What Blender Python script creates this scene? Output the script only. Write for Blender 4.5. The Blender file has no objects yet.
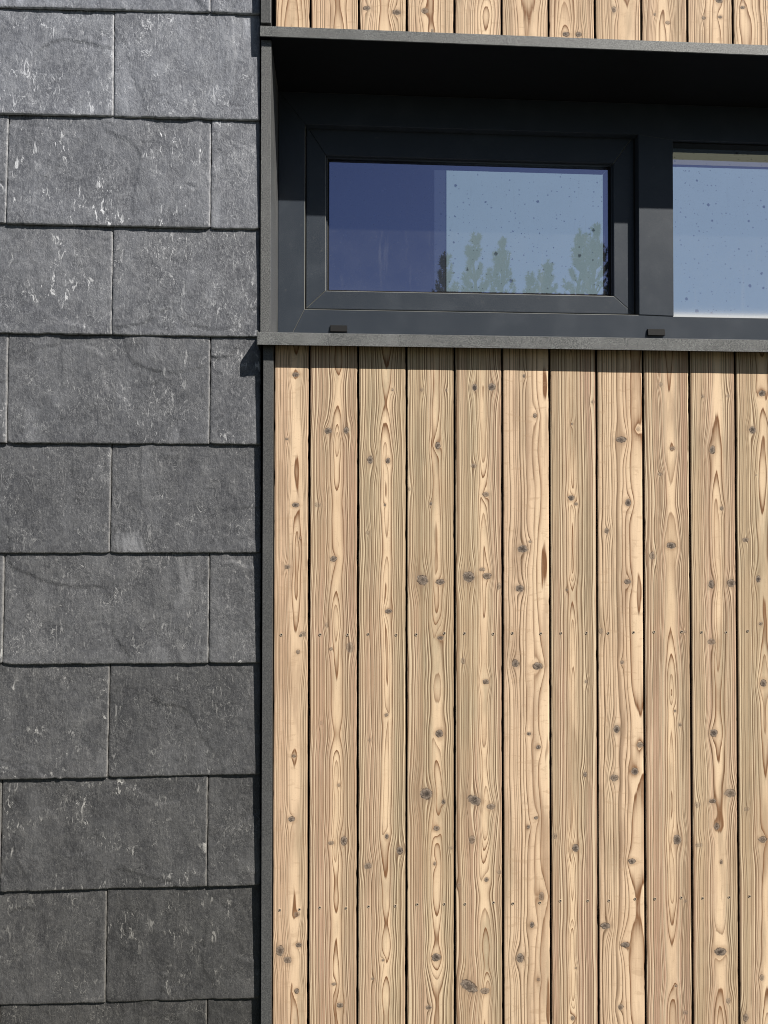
import bpy, bmesh, math, random
import numpy as np
from mathutils import Vector, Matrix

random.seed(7)
S = bpy.context.scene
COL = S.collection
R = math.radians

# ------------------------------------------------------------------ camera
F = 770.0                                     # focal length in pixels of a 768x1024 picture
D, H = 2.2, 1.65                              # distance from the board faces, eye height
YAW, PITCH, ROLL = R(3.353), R(0.941), R(0.055)
fw = Vector((math.sin(YAW)*math.cos(PITCH), math.cos(YAW)*math.cos(PITCH), math.sin(PITCH)))
r0 = Vector((math.cos(YAW), -math.sin(YAW), 0)); u0 = r0.cross(fw)
rt = r0*math.cos(ROLL) + u0*math.sin(ROLL); up = -r0*math.sin(ROLL) + u0*math.cos(ROLL)
EYE = Vector((0, -D, H))
cam_d = bpy.data.cameras.new('camera'); cam = bpy.data.objects.new('camera', cam_d); COL.objects.link(cam)
cam_d.sensor_fit = 'VERTICAL'; cam_d.sensor_height = 36; cam_d.lens = F/1024*36
cam_d.clip_start = 0.02; cam_d.clip_end = 2000
m3 = Matrix((rt, up, -fw)).transposed()
cam.matrix_world = Matrix.Translation(EYE) @ m3.to_4x4()
S.camera = cam

def at(px, py, Y):
    """point of the plane y=Y that the photograph shows at a pixel (used to measure positions on the real wall planes)"""
    v = fw*F + rt*(px-384) - up*(py-512)
    return EYE + v*((Y+D)/v.y)
def X(px, py, Y): return at(px, py, Y).x
def Z(px, py, Y): return at(px, py, Y).z

# ------------------------------------------------------------------ world + sun
SUN = Vector((0.88, -1.0, 1.27)).normalized()
elev = math.asin(SUN.z); azim = math.atan2(SUN.x, SUN.y)
W = bpy.data.worlds.new('World'); S.world = W; W.use_nodes = True
nt = W.node_tree; bg = nt.nodes['Background']; sky = nt.nodes.new('ShaderNodeTexSky')
sky.sky_type = 'NISHITA'; sky.sun_disc = False; sky.sun_elevation = elev; sky.sun_rotation = azim
sky.air_density = 1.0; sky.dust_density = 0.6; sky.ozone_density = 1.6
nt.links.new(sky.outputs[0], bg.inputs[0]); bg.inputs[1].default_value = 0.042
sd = bpy.data.lights.new('sun', 'SUN'); sd.energy = 5.0; sd.angle = R(0.53); sd.color = (1.0, 0.955, 0.88)
so = bpy.data.objects.new('sun', sd); COL.objects.link(so)
so.rotation_euler = SUN.to_track_quat('Z', 'Y').to_euler(); so.location = (3, -4, 6)
S.view_settings.view_transform = 'Standard'; S.view_settings.look = 'None'; S.view_settings.exposure = 0
S.cycles.filter_width = 1.0

# ------------------------------------------------------------------ node helper
class NG:
    def __init__(s, name):
        s.m = bpy.data.materials.new(name); s.m.use_nodes = True
        s.t = s.m.node_tree; s.n = s.t.nodes; s.b = s.n['Principled BSDF']; s.out = s.n['Material Output']
    def put(s, sock, v):
        if isinstance(v, bpy.types.NodeSocket): s.t.links.new(v, sock)
        elif v is not None: sock.default_value = (tuple(v)+(1,) if isinstance(v, (tuple, list)) and len(v) == 3 and len(sock.default_value) == 4 else v)
    def math(s, op, a, b=None, c=None, clamp=False):
        n = s.n.new('ShaderNodeMath'); n.operation = op; n.use_clamp = clamp
        for i, v in enumerate((a, b, c)):
            if v is not None: s.put(n.inputs[i], v)
        return n.outputs[0]
    def mix(s, f, a, b, mode='MIX'):
        n = s.n.new('ShaderNodeMix'); n.data_type = 'RGBA'; n.blend_type = mode
        s.put(n.inputs[0], f); s.put(n.inputs[6], a); s.put(n.inputs[7], b); return n.outputs[2]
    def coord(s, scale=(1, 1, 1), loc=(0, 0, 0), kind='Object', rnd=True, rot=(0,0,0)):
        c = s.n.new('ShaderNodeTexCoord'); mp = s.n.new('ShaderNodeMapping')
        mp.inputs['Scale'].default_value = scale; mp.inputs['Location'].default_value = loc; mp.inputs['Rotation'].default_value = rot
        src = c.outputs[kind]
        s.t.links.new(src, mp.inputs['Vector'])
        return mp.outputs[0]
    def shift(s, vec):
        """every object gets its own piece of the pattern"""
        oi = s.n.new('ShaderNodeObjectInfo'); a = s.n.new('ShaderNodeVectorMath'); a.operation = 'ADD'
        k = s.math('MULTIPLY', oi.outputs['Random'], 57.0)
        cb = s.n.new('ShaderNodeCombineXYZ'); s.put(cb.inputs[0], k); s.put(cb.inputs[1], k); s.put(cb.inputs[2], k)
        s.put(a.inputs[0], vec); s.put(a.inputs[1], cb.outputs[0]); return a.outputs[0]
    def noise(s, vec, scale=5, detail=3, rough=.5, dist=0, col=False):
        n = s.n.new('ShaderNodeTexNoise'); s.put(n.inputs['Vector'], vec)
        n.inputs['Scale'].default_value = scale; n.inputs['Detail'].default_value = detail
        n.inputs['Roughness'].default_value = rough; n.inputs['Distortion'].default_value = dist
        return n.outputs['Color' if col else 'Fac']
    def voro(s, vec, scale=5, feature='F1', out='Distance', rand=1):
        n = s.n.new('ShaderNodeTexVoronoi'); n.feature = feature; s.put(n.inputs['Vector'], vec)
        n.inputs['Scale'].default_value = scale; n.inputs['Randomness'].default_value = rand
        return n.outputs[out]
    def ramp(s, f, stops, interp='LINEAR'):
        n = s.n.new('ShaderNodeValToRGB'); n.color_ramp.interpolation = interp; e = n.color_ramp.elements
        for i, (p, c) in enumerate(stops):
            el = e[i] if i < 2 else e.new(p)
            el.position = p; el.color = tuple(c)+(1,) if isinstance(c, (tuple, list)) else (c, c, c, 1)
        s.put(n.inputs[0], f); return n.outputs[0]
    def step(s, f, a, b, lo=0., hi=1.):
        n = s.n.new('ShaderNodeMapRange'); n.interpolation_type = 'SMOOTHSTEP'
        s.put(n.inputs['Value'], f); n.inputs['From Min'].default_value = a; n.inputs['From Max'].default_value = b
        n.inputs['To Min'].default_value = lo; n.inputs['To Max'].default_value = hi; return n.outputs[0]
    def attr(s, name):
        n = s.n.new('ShaderNodeAttribute'); n.attribute_name = name; return n.outputs['Fac']
    def bump(s, h, strength=.5, dist=.001, normal=None):
        n = s.n.new('ShaderNodeBump'); n.inputs['Strength'].default_value = strength; n.inputs['Distance'].default_value = dist
        s.put(n.inputs['Height'], h)
        if normal: s.put(n.inputs['Normal'], normal)
        return n.outputs[0]
    def fin(s, col=None, rough=None, normal=None, spec=None, metal=None):
        b = s.b.inputs
        s.put(b['Base Color'], col); s.put(b['Roughness'], rough); s.put(b['Normal'], normal)
        s.put(b['Specular IOR Level'], spec); s.put(b['Metallic'], metal)
        return s.m

# ------------------------------------------------------------------ materials
def mat_wood():
    g = NG('weathered_larch')
    ring = g.attr('ring'); side = g.attr('side'); k = g.attr('knot'); kf = g.attr('knot_depth')
    oi = g.n.new('ShaderNodeObjectInfo'); sep = g.n.new('ShaderNodeSeparateColor'); g.put(sep.inputs[0], oi.outputs['Color'])
    light, green = sep.outputs[0], sep.outputs[1]
    v = g.shift(g.coord((1, 1, 1)))
    mp = g.n.new('ShaderNodeMapping'); mp.inputs['Scale'].default_value = (110, 10, 5); g.put(mp.inputs[0], v)
    n1 = g.noise(mp.outputs[0], 1, 3, .55)
    mp2 = g.n.new('ShaderNodeMapping'); mp2.inputs['Scale'].default_value = (420, 10, 9); g.put(mp2.inputs[0], v)
    fib = g.noise(mp2.outputs[0], 1, 3, .6)
    mp3 = g.n.new('ShaderNodeMapping'); mp3.inputs['Scale'].default_value = (22, 10, 3.2); g.put(mp3.inputs[0], v)
    blot = g.noise(mp3.outputs[0], 1, 4, .55)
    speck = g.noise(v, 260, 2, .5)
    rr = g.math('MULTIPLY_ADD', n1, .34, ring)
    t = g.math('FRACT', rr)
    late = g.math('MULTIPLY', g.math('POWER', t, 3.4), g.step(t, .90, 1.0, 1, 0))
    # how strong each ring is: varies from ring to ring
    fl = g.math('FLOOR', rr)
    wn = g.n.new('ShaderNodeTexWhiteNoise'); wn.noise_dimensions = '1D'; g.put(wn.inputs['W'], fl)
    rs = g.math('MULTIPLY_ADD', wn.outputs['Value'], .8, .85)
    flame = g.attr('flame')
    late = g.math('MULTIPLY', late, g.math('ADD', rs, flame), clamp=True)
    early_c = g.mix(light, (1.0, .745, .495), (1.0, .740, .500))
    mp5 = g.n.new('ShaderNodeMapping'); mp5.inputs['Scale'].default_value = (15, 10, .8); g.put(mp5.inputs[0], v)
    gp = g.step(g.noise(mp5.outputs[0], 1, 3, .5), .36, .62, -.65, .45)
    green = g.math('ADD', green, gp, clamp=True)
    side_c = g.mix(green, (.70, .440, .310), (.63, .475, .300))
    ln = g.n.new('ShaderNodeTexNoise'); ln.noise_dimensions = '1D'; ln.inputs['Scale'].default_value = 1.0; ln.inputs['Detail'].default_value = 2.5; ln.inputs['Roughness'].default_value = .6
    g.put(ln.inputs['W'], g.math('MULTIPLY', rr, 1.15)); lnf = ln.outputs[0]
    sf = g.math('MULTIPLY', side, g.math('SUBTRACT', 1.0, g.math('MULTIPLY', light, .75)), clamp=True)
    base = g.mix(sf, early_c, side_c)
    base = g.mix(g.step(blot, .47, .66, 0, .6), base, g.mix(green, (.45, .30, .20), (.40, .335, .22)))
    base = g.mix(g.step(blot, .30, .45, .25, 0), base, (.88, .68, .45))
    base = g.mix(g.math('MULTIPLY', g.step(lnf, .48, .66), g.math('MULTIPLY_ADD', sf, .88, .04)), base, (.265, .175, .110))
    base = g.mix(g.math('MULTIPLY', g.step(lnf, .52, .40), g.math('MULTIPLY_ADD', sf, .75, .1)), base, (.98, .79, .55))
    late = g.math('MULTIPLY', late, g.math('MULTIPLY_ADD', fib, 1.0, .60), clamp=True)
    late_c = g.mix(side, (.255, .120, .055), (.185, .108, .058))
    col = g.mix(g.math('MULTIPLY', late, 1.0, clamp=True), base, late_c)
    col = g.mix(g.step(fib, .52, .75, 0, .28), col, (.30, .205, .125))
    col = g.mix(g.step(fib, .28, .45, .18, 0), col, (.85, .70, .47))
    col = g.mix(g.step(speck, .60, .78, 0, .25), col, (.33, .23, .15))
    rp = g.n.new('ShaderNodeMapping'); rp.inputs['Scale'].default_value = (26, 10, 75); g.put(rp.inputs[0], v)
    # knots
    kn = g.math('ADD', k, g.math('MULTIPLY_ADD', g.noise(v, 130, 2, .5), .7, -.35))
    kn2 = g.math('ADD', k, g.math('MULTIPLY_ADD', g.noise(v, 60, 2, .5), 1.3, -.65))
    inside = g.math('MULTIPLY', g.step(kn, .84, 1.10, 1, 0), g.math('MULTIPLY', kf, .95))
    halo = g.math('MULTIPLY', g.step(kn2, .7, 2.2, 1, 0), g.math('MULTIPLY', kf, .55))
    kc = g.mix(g.step(kn2, .05, .8), (.060, .048, .043), (.30, .235, .185))
    rim = g.math('MULTIPLY', g.step(kn, .62, .82), g.step(kn, .90, 1.12, 1, 0))
    kc = g.mix(g.math('MULTIPLY', rim, g.step(kn2, .75, 1.15)), kc, (.10, .062, .040))
    kc = g.mix(g.step(g.noise(v, 210, 2, .6), .55, .64, 0, .85), kc, (.055, .042, .036))
    kc = g.mix(g.step(g.noise(v, 170, 2, .6), .60, .70, 0, .6), kc, (.42, .36, .30))
    big = g.noise(v, 2.1, 4, .6)
    col = g.mix(g.step(big, .45, .68, 0, .22), col, (.52, .32, .185))
    rip = g.noise(g.math_vec(v) if hasattr(g, 'math_vec') else rp.outputs[0], 1, 3, .55, .5)
    col = g.mix(g.math('MULTIPLY', g.step(rip, .56, .68), g.math('MULTIPLY_ADD', light, .28, .05)), col, (.50, .33, .20))
    col = g.mix(g.math('MULTIPLY', flame, .45), col, (.50, .31, .17))
    col = g.mix(halo, col, g.mix(side, (.46, .29, .17), (.40, .28, .185)))
    col = g.mix(inside, col, kc)
    col = g.mix(g.attr('flank'), col, (.045, .028, .02))  # flanks darkened so the gaps between boards look shaded
    hgt = g.math('ADD', g.math('MULTIPLY', late, .9), g.math('MULTIPLY', fib, .5))
    hgt = g.math('ADD', hgt, g.math('MULTIPLY', g.step(kn, .55, 1.15, 1, 0), g.math('MULTIPLY', kf, 1.6)))
    hgt = g.math('SUBTRACT', hgt, g.math('MULTIPLY', g.math('MULTIPLY', inside, g.noise(v, 240, 3, .6)), 2.2))
    nb = g.bump(hgt, .55, .0012)
    return g.fin(col, g.math('MULTIPLY_ADD', n1, .15, .62), nb, .25)

def mat_slate():
    g = NG('cleft_slate')
    v = g.shift(g.coord())
    oi = g.n.new('ShaderNodeObjectInfo'); sep = g.n.new('ShaderNodeSeparateColor'); g.put(sep.inputs[0], oi.outputs['Color'])
    def mp(sc, rot=(0, 0, 0)):
        m = g.n.new('ShaderNodeMapping'); m.inputs['Scale'].default_value = sc; m.inputs['Rotation'].default_value = rot
        g.put(m.inputs[0], v); return m.outputs[0]
    big = g.noise(v, 7, 4, .6); fibre = g.noise(mp((230, 230, 45), (0, .12, 0)), 1, 3, .6, .4)
    smear = g.noise(mp((16, 16, 5), (0, .25, 0)), 1, 5, .62, .6); smk = g.step(g.noise(v, 3.1, 2, .5), .50, .66)
    med = g.noise(mp((34, 34, 26)), 1, 5, .62, .8)
    fine = g.noise(mp((170, 170, 120)), 1, 4, .65, .6)
    grit = g.noise(mp((520, 520, 380)), 1, 2, .6)
    base = g.mix(g.step(big, .35, .68), (.060, .062, .068), (.098, .101, .108))
    base = g.mix(g.step(med, .42, .68, 0, .5), base, (.145, .147, .15))
    base = g.mix(g.step(med, .25, .42, .45, 0), base, (.042, .042, .045))
    base = g.mix(g.step(fine, .5, .68, 0, .55), base, (.17, .172, .176))
    base = g.mix(g.step(fine, .28, .42, .40, 0), base, (.034, .034, .035))
    base = g.mix(g.step(grit, .54, .70, 0, .30), base, (.22, .22, .22))
    base = g.mix(g.step(fibre, .54, .72, 0, .34), base, (.21, .212, .215))
    base = g.mix(g.step(fibre, .30, .45, .30, 0), base, (.036, .036, .038))
    base = g.mix(g.math('MULTIPLY', g.math('MULTIPLY', g.step(smear, .50, .66), smk), g.math('MULTIPLY', oi.outputs['Random'], .75)), base, (.27, .275, .285))
    # curly wispy mineral hairs
    def hairs(sc, seed, dist, w, rot):
        a = g.noise(g.n_shift(mp(sc, rot), seed) if hasattr(g, 'n_shift') else mp(sc, rot), 1, 2.0, .5, dist)
        return g.step(g.math('ABSOLUTE', g.math('SUBTRACT', a, .5)), 0, w, 1, 0)
    h1 = hairs((30, 30, 15), 1, 2.2, .011, (0, .35, 0))
    h2 = hairs((62, 62, 40), 2, 2.8, .016, (0, -.5, 0))
    msk = g.step(g.noise(v, 13, 3, .6), .44, .62)
    msk2 = g.step(g.noise(mp((9, 9, 6)), 1.7, 3, .6), .42, .60)
    hv = g.math('MULTIPLY_ADD', oi.outputs['Random'], .75, .35)
    base = g.mix(g.math('MULTIPLY', g.math('MULTIPLY', g.math('MULTIPLY', h1, msk), hv), .85), base, (.42, .42, .41))
    base = g.mix(g.math('MULTIPLY', g.math('MULTIPLY', h2, msk2), .65), base, (.36, .36, .355))
    # whitish scuffs, stretched downwards
    sc = g.noise(mp((70, 70, 26)), 1, 3, .7, 1.2)
    scm = g.step(g.noise(mp((11, 11, 9), (0, .3, 0)), 1, 2, .5), .48, .62)
    scuff = g.math('MULTIPLY', g.step(sc, .56, .68), scm)
    base = g.mix(g.math('MULTIPLY', g.math('MULTIPLY', scuff, g.math('SUBTRACT', 1.25, oi.outputs['Random'])), .8), base, (.50, .50, .49))
    veil = g.step(g.noise(mp((12, 12, 3.2)), 1, 4, .6), .52, .75, 0, .30)
    base = g.mix(veil, base, (.20, .205, .215))
    edge = g.attr('chip_lit')
    base = g.mix(g.math('MULTIPLY', edge, .75, clamp=True), base, (.42, .41, .39))
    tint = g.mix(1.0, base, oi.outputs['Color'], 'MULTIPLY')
    hgt = g.math('ADD', g.math('MULTIPLY', med, 1.3), g.math('MULTIPLY', fine, .6))
    hgt = g.math('ADD', hgt, g.math('MULTIPLY', grit, .22))
    hgt = g.math('ADD', hgt, g.math('MULTIPLY', scuff, .25))
    hgt = g.math('ADD', hgt, g.math('MULTIPLY', fibre, .45))
    hgt = g.math('ADD', hgt, g.math('MULTIPLY', big, 3.0))
    nb = g.bump(hgt, .75, .0028)
    return g.fin(tint, g.math('MULTIPLY_ADD', fine, .25, .42), nb, .42)

def mat_coat(name, lo, hi, grain=900, rough=.5, bump=.35, spec=.4, dust_sheen=False):
    g = NG(name)
    v = g.coord()
    n = g.noise(v, grain, 1.5, .6); n2 = g.noise(v, 9, 4, .6); n3 = g.noise(v, grain*.45, 1, .5)
    pale_film = g.noise(v, 60, 5, .7)  # fine dust in patches
    f = g.step(g.math('ADD', g.math('MULTIPLY', n, .65), g.math('MULTIPLY', n3, .35)), .40, .62)
    c = g.mix(f, lo, hi)
    c = g.mix(g.step(n2, .45, .75, 0, .22), c, tuple(x*1.5+.01 for x in hi))
    c = g.mix(g.step(pale_film, .60, .78, 0, .22), c, (.27, .26, .235))
    if dust_sheen:                                   # pale dust on the narrow edges that face up; sunlit sheen painted on right-facing ones
        ge = g.n.new('ShaderNodeNewGeometry'); sp = g.n.new('ShaderNodeSeparateXYZ'); g.put(sp.inputs[0], ge.outputs['Normal'])
        e = g.math('MAXIMUM', g.step(sp.outputs[2], .25, .6), g.step(sp.outputs[0], .3, .7, 0, .8))
        c = g.mix(g.math('MULTIPLY', e, .8), c, (.55, .53, .46))
    return g.fin(c, g.math('MULTIPLY_ADD', n2, .2, rough-.1), g.bump(n, bump, .0006), spec)

def mat_plain(name, c1, c2, scale=20, rough=.6, spec=.3, bump=.2):
    g = NG(name); v = g.coord(); n = g.noise(v, scale, 4, .6)
    return g.fin(g.mix(n, c1, c2), rough, g.bump(n, bump, .002), spec)

def mat_glass():
    g = NG('window_glass')
    tr = g.n.new('ShaderNodeBsdfTransparent'); tr.inputs[0].default_value = (.84, .90, .95, 1)
    gl = g.n.new('ShaderNodeBsdfGlossy'); gl.inputs['Roughness'].default_value = .0; gl.inputs[0].default_value = (.64, .66, 1.0, 1)
    v = g.coord()
    wob = g.noise(v, 2.2, 2, .5); g.put(gl.inputs['Normal'], g.bump(wob, .07, .02))
    fr = g.n.new('ShaderNodeFresnel'); fr.inputs[0].default_value = 1.5
    f = g.math('MULTIPLY_ADD', fr.outputs[0], 2.0, GLOSS, clamp=True)
    mx = g.n.new('ShaderNodeMixShader'); g.put(mx.inputs[0], f); g.put(mx.inputs[1], tr.outputs[0]); g.put(mx.inputs[2], gl.outputs[0])
    # dust film and dried rain specks
    df = g.n.new('ShaderNodeBsdfDiffuse'); df.inputs[0].default_value = (.62, .64, .66, 1)
    film = g.math('MULTIPLY_ADD', g.noise(v, 14, 5, .65), .055, g.math('MULTIPLY', g.attr('pale_film'), .75), clamp=True)
    fine = g.step(g.noise(v, 190, 2, .6), .60, .72, 0, .07)
    mp = g.n.new('ShaderNodeMapping'); mp.inputs['Scale'].default_value = (55, 10, 5); g.put(mp.inputs[0], v)
    film = g.math('ADD', g.math('ADD', film, fine), g.step(g.noise(mp.outputs[0], 1, 3, .6), .58, .75, 0, .045))
    m2 = g.n.new('ShaderNodeMixShader'); g.put(m2.inputs[0], film); g.put(m2.inputs[1], mx.outputs[0]); g.put(m2.inputs[2], df.outputs[0])
    def specks(scale, lo, keep):
        n = g.n.new('ShaderNodeTexVoronoi'); n.inputs['Scale'].default_value = scale
        n.voronoi_dimensions = '2D'
        sp = g.n.new('ShaderNodeSeparateXYZ'); g.put(sp.inputs[0], v)
        cb = g.n.new('ShaderNodeCombineXYZ'); g.put(cb.inputs[0], sp.outputs[0]); g.put(cb.inputs[1], sp.outputs[2])
        g.put(n.inputs['Vector'], cb.outputs[0])
        sc = g.n.new('ShaderNodeSeparateColor'); g.put(sc.inputs[0], n.outputs['Color'])
        size = g.math('MULTIPLY_ADD', g.math('POWER', sc.outputs[1], 2.5), lo*1.5, lo*.35)
        on = g.math('GREATER_THAN', sc.outputs[0], keep)
        dd = g.math('DIVIDE', g.math('ADD', n.outputs['Distance'], g.math('MULTIPLY_ADD', g.noise(v, 500, 1, .5), lo*1.7, -lo*.85)), size)
        return g.math('MULTIPLY', g.step(dd, .6, 1.1, 1, 0), on)
    s1 = specks(22, .085, .60); s2 = specks(64, .12, .62)
    sp = g.math('MULTIPLY', g.math('MAXIMUM', s1, g.math('MULTIPLY', s2, .7)), .8)
    g.put(tr.inputs[0], g.mix(sp, (.84, .90, .95), (.10, .12, .16)))
    g.t.links.new(m2.outputs[0], g.out.inputs[0]); return g.m

GLOSS = .45
M_wood = mat_wood(); M_slate = mat_slate()
M_flash = mat_coat('sanded_grey_coating', (.060, .062, .064), (.25, .255, .25), 720, .5, .6)
M_jamb = mat_coat('fine_sanded_grey_coating', (.055, .056, .058), (.235, .237, .233), 640, .5, .6)
M_strip = mat_coat('dark_grey_coating', (.065, .066, .068), (.13, .13, .128), 480, .5, .5)
M_frame = mat_coat('anthracite_frame_coating', (.025, .034, .050), (.054, .064, .078), 800, .42, .25, .35, True)
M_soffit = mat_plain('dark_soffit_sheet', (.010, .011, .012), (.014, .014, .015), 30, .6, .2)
M_rubber = mat_plain('black_rubber', (.012, .012, .013), (.02, .02, .02), 60, .7, .2)
M_black = mat_plain('black_membrane', (.008, .008, .009), (.016, .016, .016), 40, .8, .1)
M_steel = mat_plain('screw_steel', (.42, .33, .24), (.62, .50, .37), 200, .45, .6)
M_hole = mat_plain('screw_recess', (.03, .022, .018), (.05, .038, .03), 200, .9, .2)
M_blind = mat_plain('pale_blind_cloth', (.39, .53, .60), (.43, .57, .64), 5, .85, .1, .1)
M_white = mat_plain('white_inner_paint', (.72, .74, .74), (.80, .80, .78), 12, .6, .3)
M_olive = mat_plain('beige_inner_board', (.20, .19, .12), (.24, .23, .15), 12, .6, .3)
M_room = mat_plain('dim_room_plaster', (.16, .17, .24), (.20, .21, .28), 6, .8, .1)
M_glass = mat_glass()
M_bark = mat_plain('pine_bark', (.07, .05, .035), (.16, .11, .08), 30, .9, .1, .8)
def mat_needle():
    g = NG('pine_needles'); v = g.coord(); n = g.noise(v, 3.5, 3, .6); n2 = g.noise(v, 40, 2, .5)
    c = g.mix(g.step(n, .35, .65), (.035, .05, .025), (.065, .09, .045))
    c = g.mix(g.step(n2, .5, .7, 0, .5), c, (.20, .23, .13)); return g.fin(c, .6, None, .2)
M_needle = mat_needle()
def mat_ground():
    g = NG('gravel_and_grass'); v = g.coord(kind='Object')
    n = g.noise(v, .35, 5, .6); st = g.voro(v, 45); n2 = g.noise(v, 18, 4, .6)
    gr = g.mix(st, (.030, .027, .025), (.060, .055, .050)); gs = g.mix(n2, (.022, .030, .012), (.045, .055, .022))
    c = g.mix(g.step(n, .46, .56), gr, gs); return g.fin(c, .9, g.bump(st, .5, .02), .2)
M_ground = mat_ground()

# ------------------------------------------------------------------ object helpers
def link(name, me, mat, parent=None):
    o = bpy.data.objects.new(name, me); COL.objects.link(o)
    if mat and not me.materials: me.materials.append(mat)
    if parent: o.parent = parent
    return o
def obj(name, bm, mat, parent=None, bevel=0, smooth=False):
    me = bpy.data.meshes.new(name); bmesh.ops.recalc_face_normals(bm, faces=bm.faces); bm.to_mesh(me); bm.free()
    if smooth:
        for p in me.polygons: p.use_smooth = True
    o = link(name, me, mat, parent)
    if bevel:
        b = o.modifiers.new('bevel', 'BEVEL'); b.width = bevel; b.segments = 2; b.limit_method = 'ANGLE'
    return o
def tag(o, label=None, cat=None, group=None, kind=None):
    if label: o['label'] = label
    if cat: o['category'] = cat
    if group: o['group'] = group
    o['kind'] = kind or ('thing' if cat else o.get('kind', 'thing'))
    return o
def thing(name, label, cat, loc=(0, 0, 0), group=None):
    o = bpy.data.objects.new(name, None); COL.objects.link(o); o.location = loc; o.empty_display_size = .1
    return tag(o, label, cat, group)
def box(bm, x0, x1, y0, y1, z0, z1):
    v = [bm.verts.new(p) for p in ((x0,y0,z0),(x1,y0,z0),(x1,y1,z0),(x0,y1,z0),(x0,y0,z1),(x1,y0,z1),(x1,y1,z1),(x0,y1,z1))]
    for f in ((0,3,2,1),(4,5,6,7),(0,1,5,4),(1,2,6,5),(2,3,7,6),(3,0,4,7)): bm.faces.new([v[i] for i in f])
def prism(bm, pts, y0, y1):
    """polygon in the wall plane (x,z) extruded through the wall from y0 to y1"""
    a = [bm.verts.new((x, y0, z)) for x, z in pts]; b = [bm.verts.new((x, y1, z)) for x, z in pts]
    bm.faces.new(a); bm.faces.new(b[::-1]); n = len(pts)
    for i in range(n): bm.faces.new((a[i], b[i], b[(i+1) % n], a[(i+1) % n]))
def ring(bm, o, i, y0, y1, gap=.0004):
    """four mitred members between outer and inner rectangles (x0,x1,z0,z1)"""
    ox0, ox1, oz0, oz1 = o; ix0, ix1, iz0, iz1 = i; g = gap
    prism(bm, [(ox0, oz0+g), (ix0, iz0+g), (ix0, iz1-g), (ox0, oz1-g)], y0, y1)
    prism(bm, [(ox1, oz0+g), (ox1, oz1-g), (ix1, iz1-g), (ix1, iz0+g)], y0, y1)
    prism(bm, [(ox0+g, oz0), (ox1-g, oz0), (ix1-g, iz0), (ix0+g, iz0)], y0, y1)
    prism(bm, [(ox0+g, oz1), (ix0+g, iz1), (ix1-g, iz1), (ox1-g, oz1)], y0, y1)
def grid_mesh(name, P, closed_front=True, attrs=None, loc=None):
    """P: (rows, cols, 3) array of vertex positions -> mesh with smooth shading"""
    nr, nc, _ = P.shape
    me = bpy.data.meshes.new(name)
    me.vertices.add(nr*nc); me.vertices.foreach_set('co', P.reshape(-1).astype(np.float32))
    i = np.arange(nr*nc).reshape(nr, nc)
    q = np.stack([i[:-1, :-1], i[:-1, 1:], i[1:, 1:], i[1:, :-1]], -1).reshape(-1, 4)
    me.loops.add(q.size); me.loops.foreach_set('vertex_index', q.reshape(-1).astype(np.int32))
    me.polygons.add(len(q)); me.polygons.foreach_set('loop_start', (np.arange(len(q))*4).astype(np.int32))
    me.polygons.foreach_set('use_smooth', np.ones(len(q), bool))
    me.update(calc_edges=True)
    for k, a in (attrs or {}).items():
        at_ = me.attributes.new(k, 'FLOAT', 'POINT'); at_.data.foreach_set('value', a.reshape(-1).astype(np.float32))
    return me

_tabs = {}
def vn(x, y, seed):
    """smooth value noise in 0..1"""
    if seed not in _tabs: _tabs[seed] = np.random.RandomState(seed).rand(256, 256)
    T = _tabs[seed]; xi = np.floor(x).astype(int); yi = np.floor(y).astype(int); fx = x-xi; fy = y-yi
    fx = fx*fx*(3-2*fx); fy = fy*fy*(3-2*fy)
    a = T[xi % 256, yi % 256]; b = T[(xi+1) % 256, yi % 256]; c = T[xi % 256, (yi+1) % 256]; d = T[(xi+1) % 256, (yi+1) % 256]
    return (a*(1-fx)+b*fx)*(1-fy)+(c*(1-fx)+d*fx)*fy
def fbm(x, y, seed, octv=4, g=.5):
    s = 0; a = 1; t = 0
    for k in range(octv): s = s+a*vn(x*2**k, y*2**k, seed+k*17); t += a; a *= g
    return s/t

# ------------------------------------------------------------------ key dimensions (metres) measured on the planes
PITCHB = .139
G0 = -.0845                                   # centre of the joint between first and second board
BOT = .12                                     # lower end of the cladding
XR = G0 + PITCHB*18.0                         # right end of what is built
Y_SILL, Y_HEAD, Y_JAMB, Y_STRIP = -.044, -.016, .000, -.014
Y_F, Y_S, Y_G = .262, .290, .315              # window frame, sash and glass planes
z_sill_b = Z(400, 346.6, Y_SILL); z_sill_t = Z(400, 334.0, Y_SILL)
z_head_b = Z(510, 45.5, Y_HEAD); z_head_t = Z(510, 35.2, Y_HEAD)
x_sill_l = X(257.6, 340, Y_SILL); x_head_l = X(260.0, 32, Y_HEAD)
xj0 = X(260.8, 180, Y_JAMB); xj1 = X(270.8, 180, Y_JAMB)
x_open_r = X(673, 230, Y_F) + 1.05
xs0 = X(262.3, 600, Y_STRIP); xs1 = X(272.6, 600, Y_STRIP)
print('sill', z_sill_b, z_sill_t, 'head', z_head_b, z_head_t, 'jamb', xj0, xj1, 'strip', xs0, xs1, 'open_r', x_open_r)

# ------------------------------------------------------------------ setting: ground, wall core, room
bm = bmesh.new(); bmesh.ops.create_grid(bm, x_segments=60, y_segments=60, size=400)
g_ = obj('ground', bm, M_ground); tag(g_, kind='structure')

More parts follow.
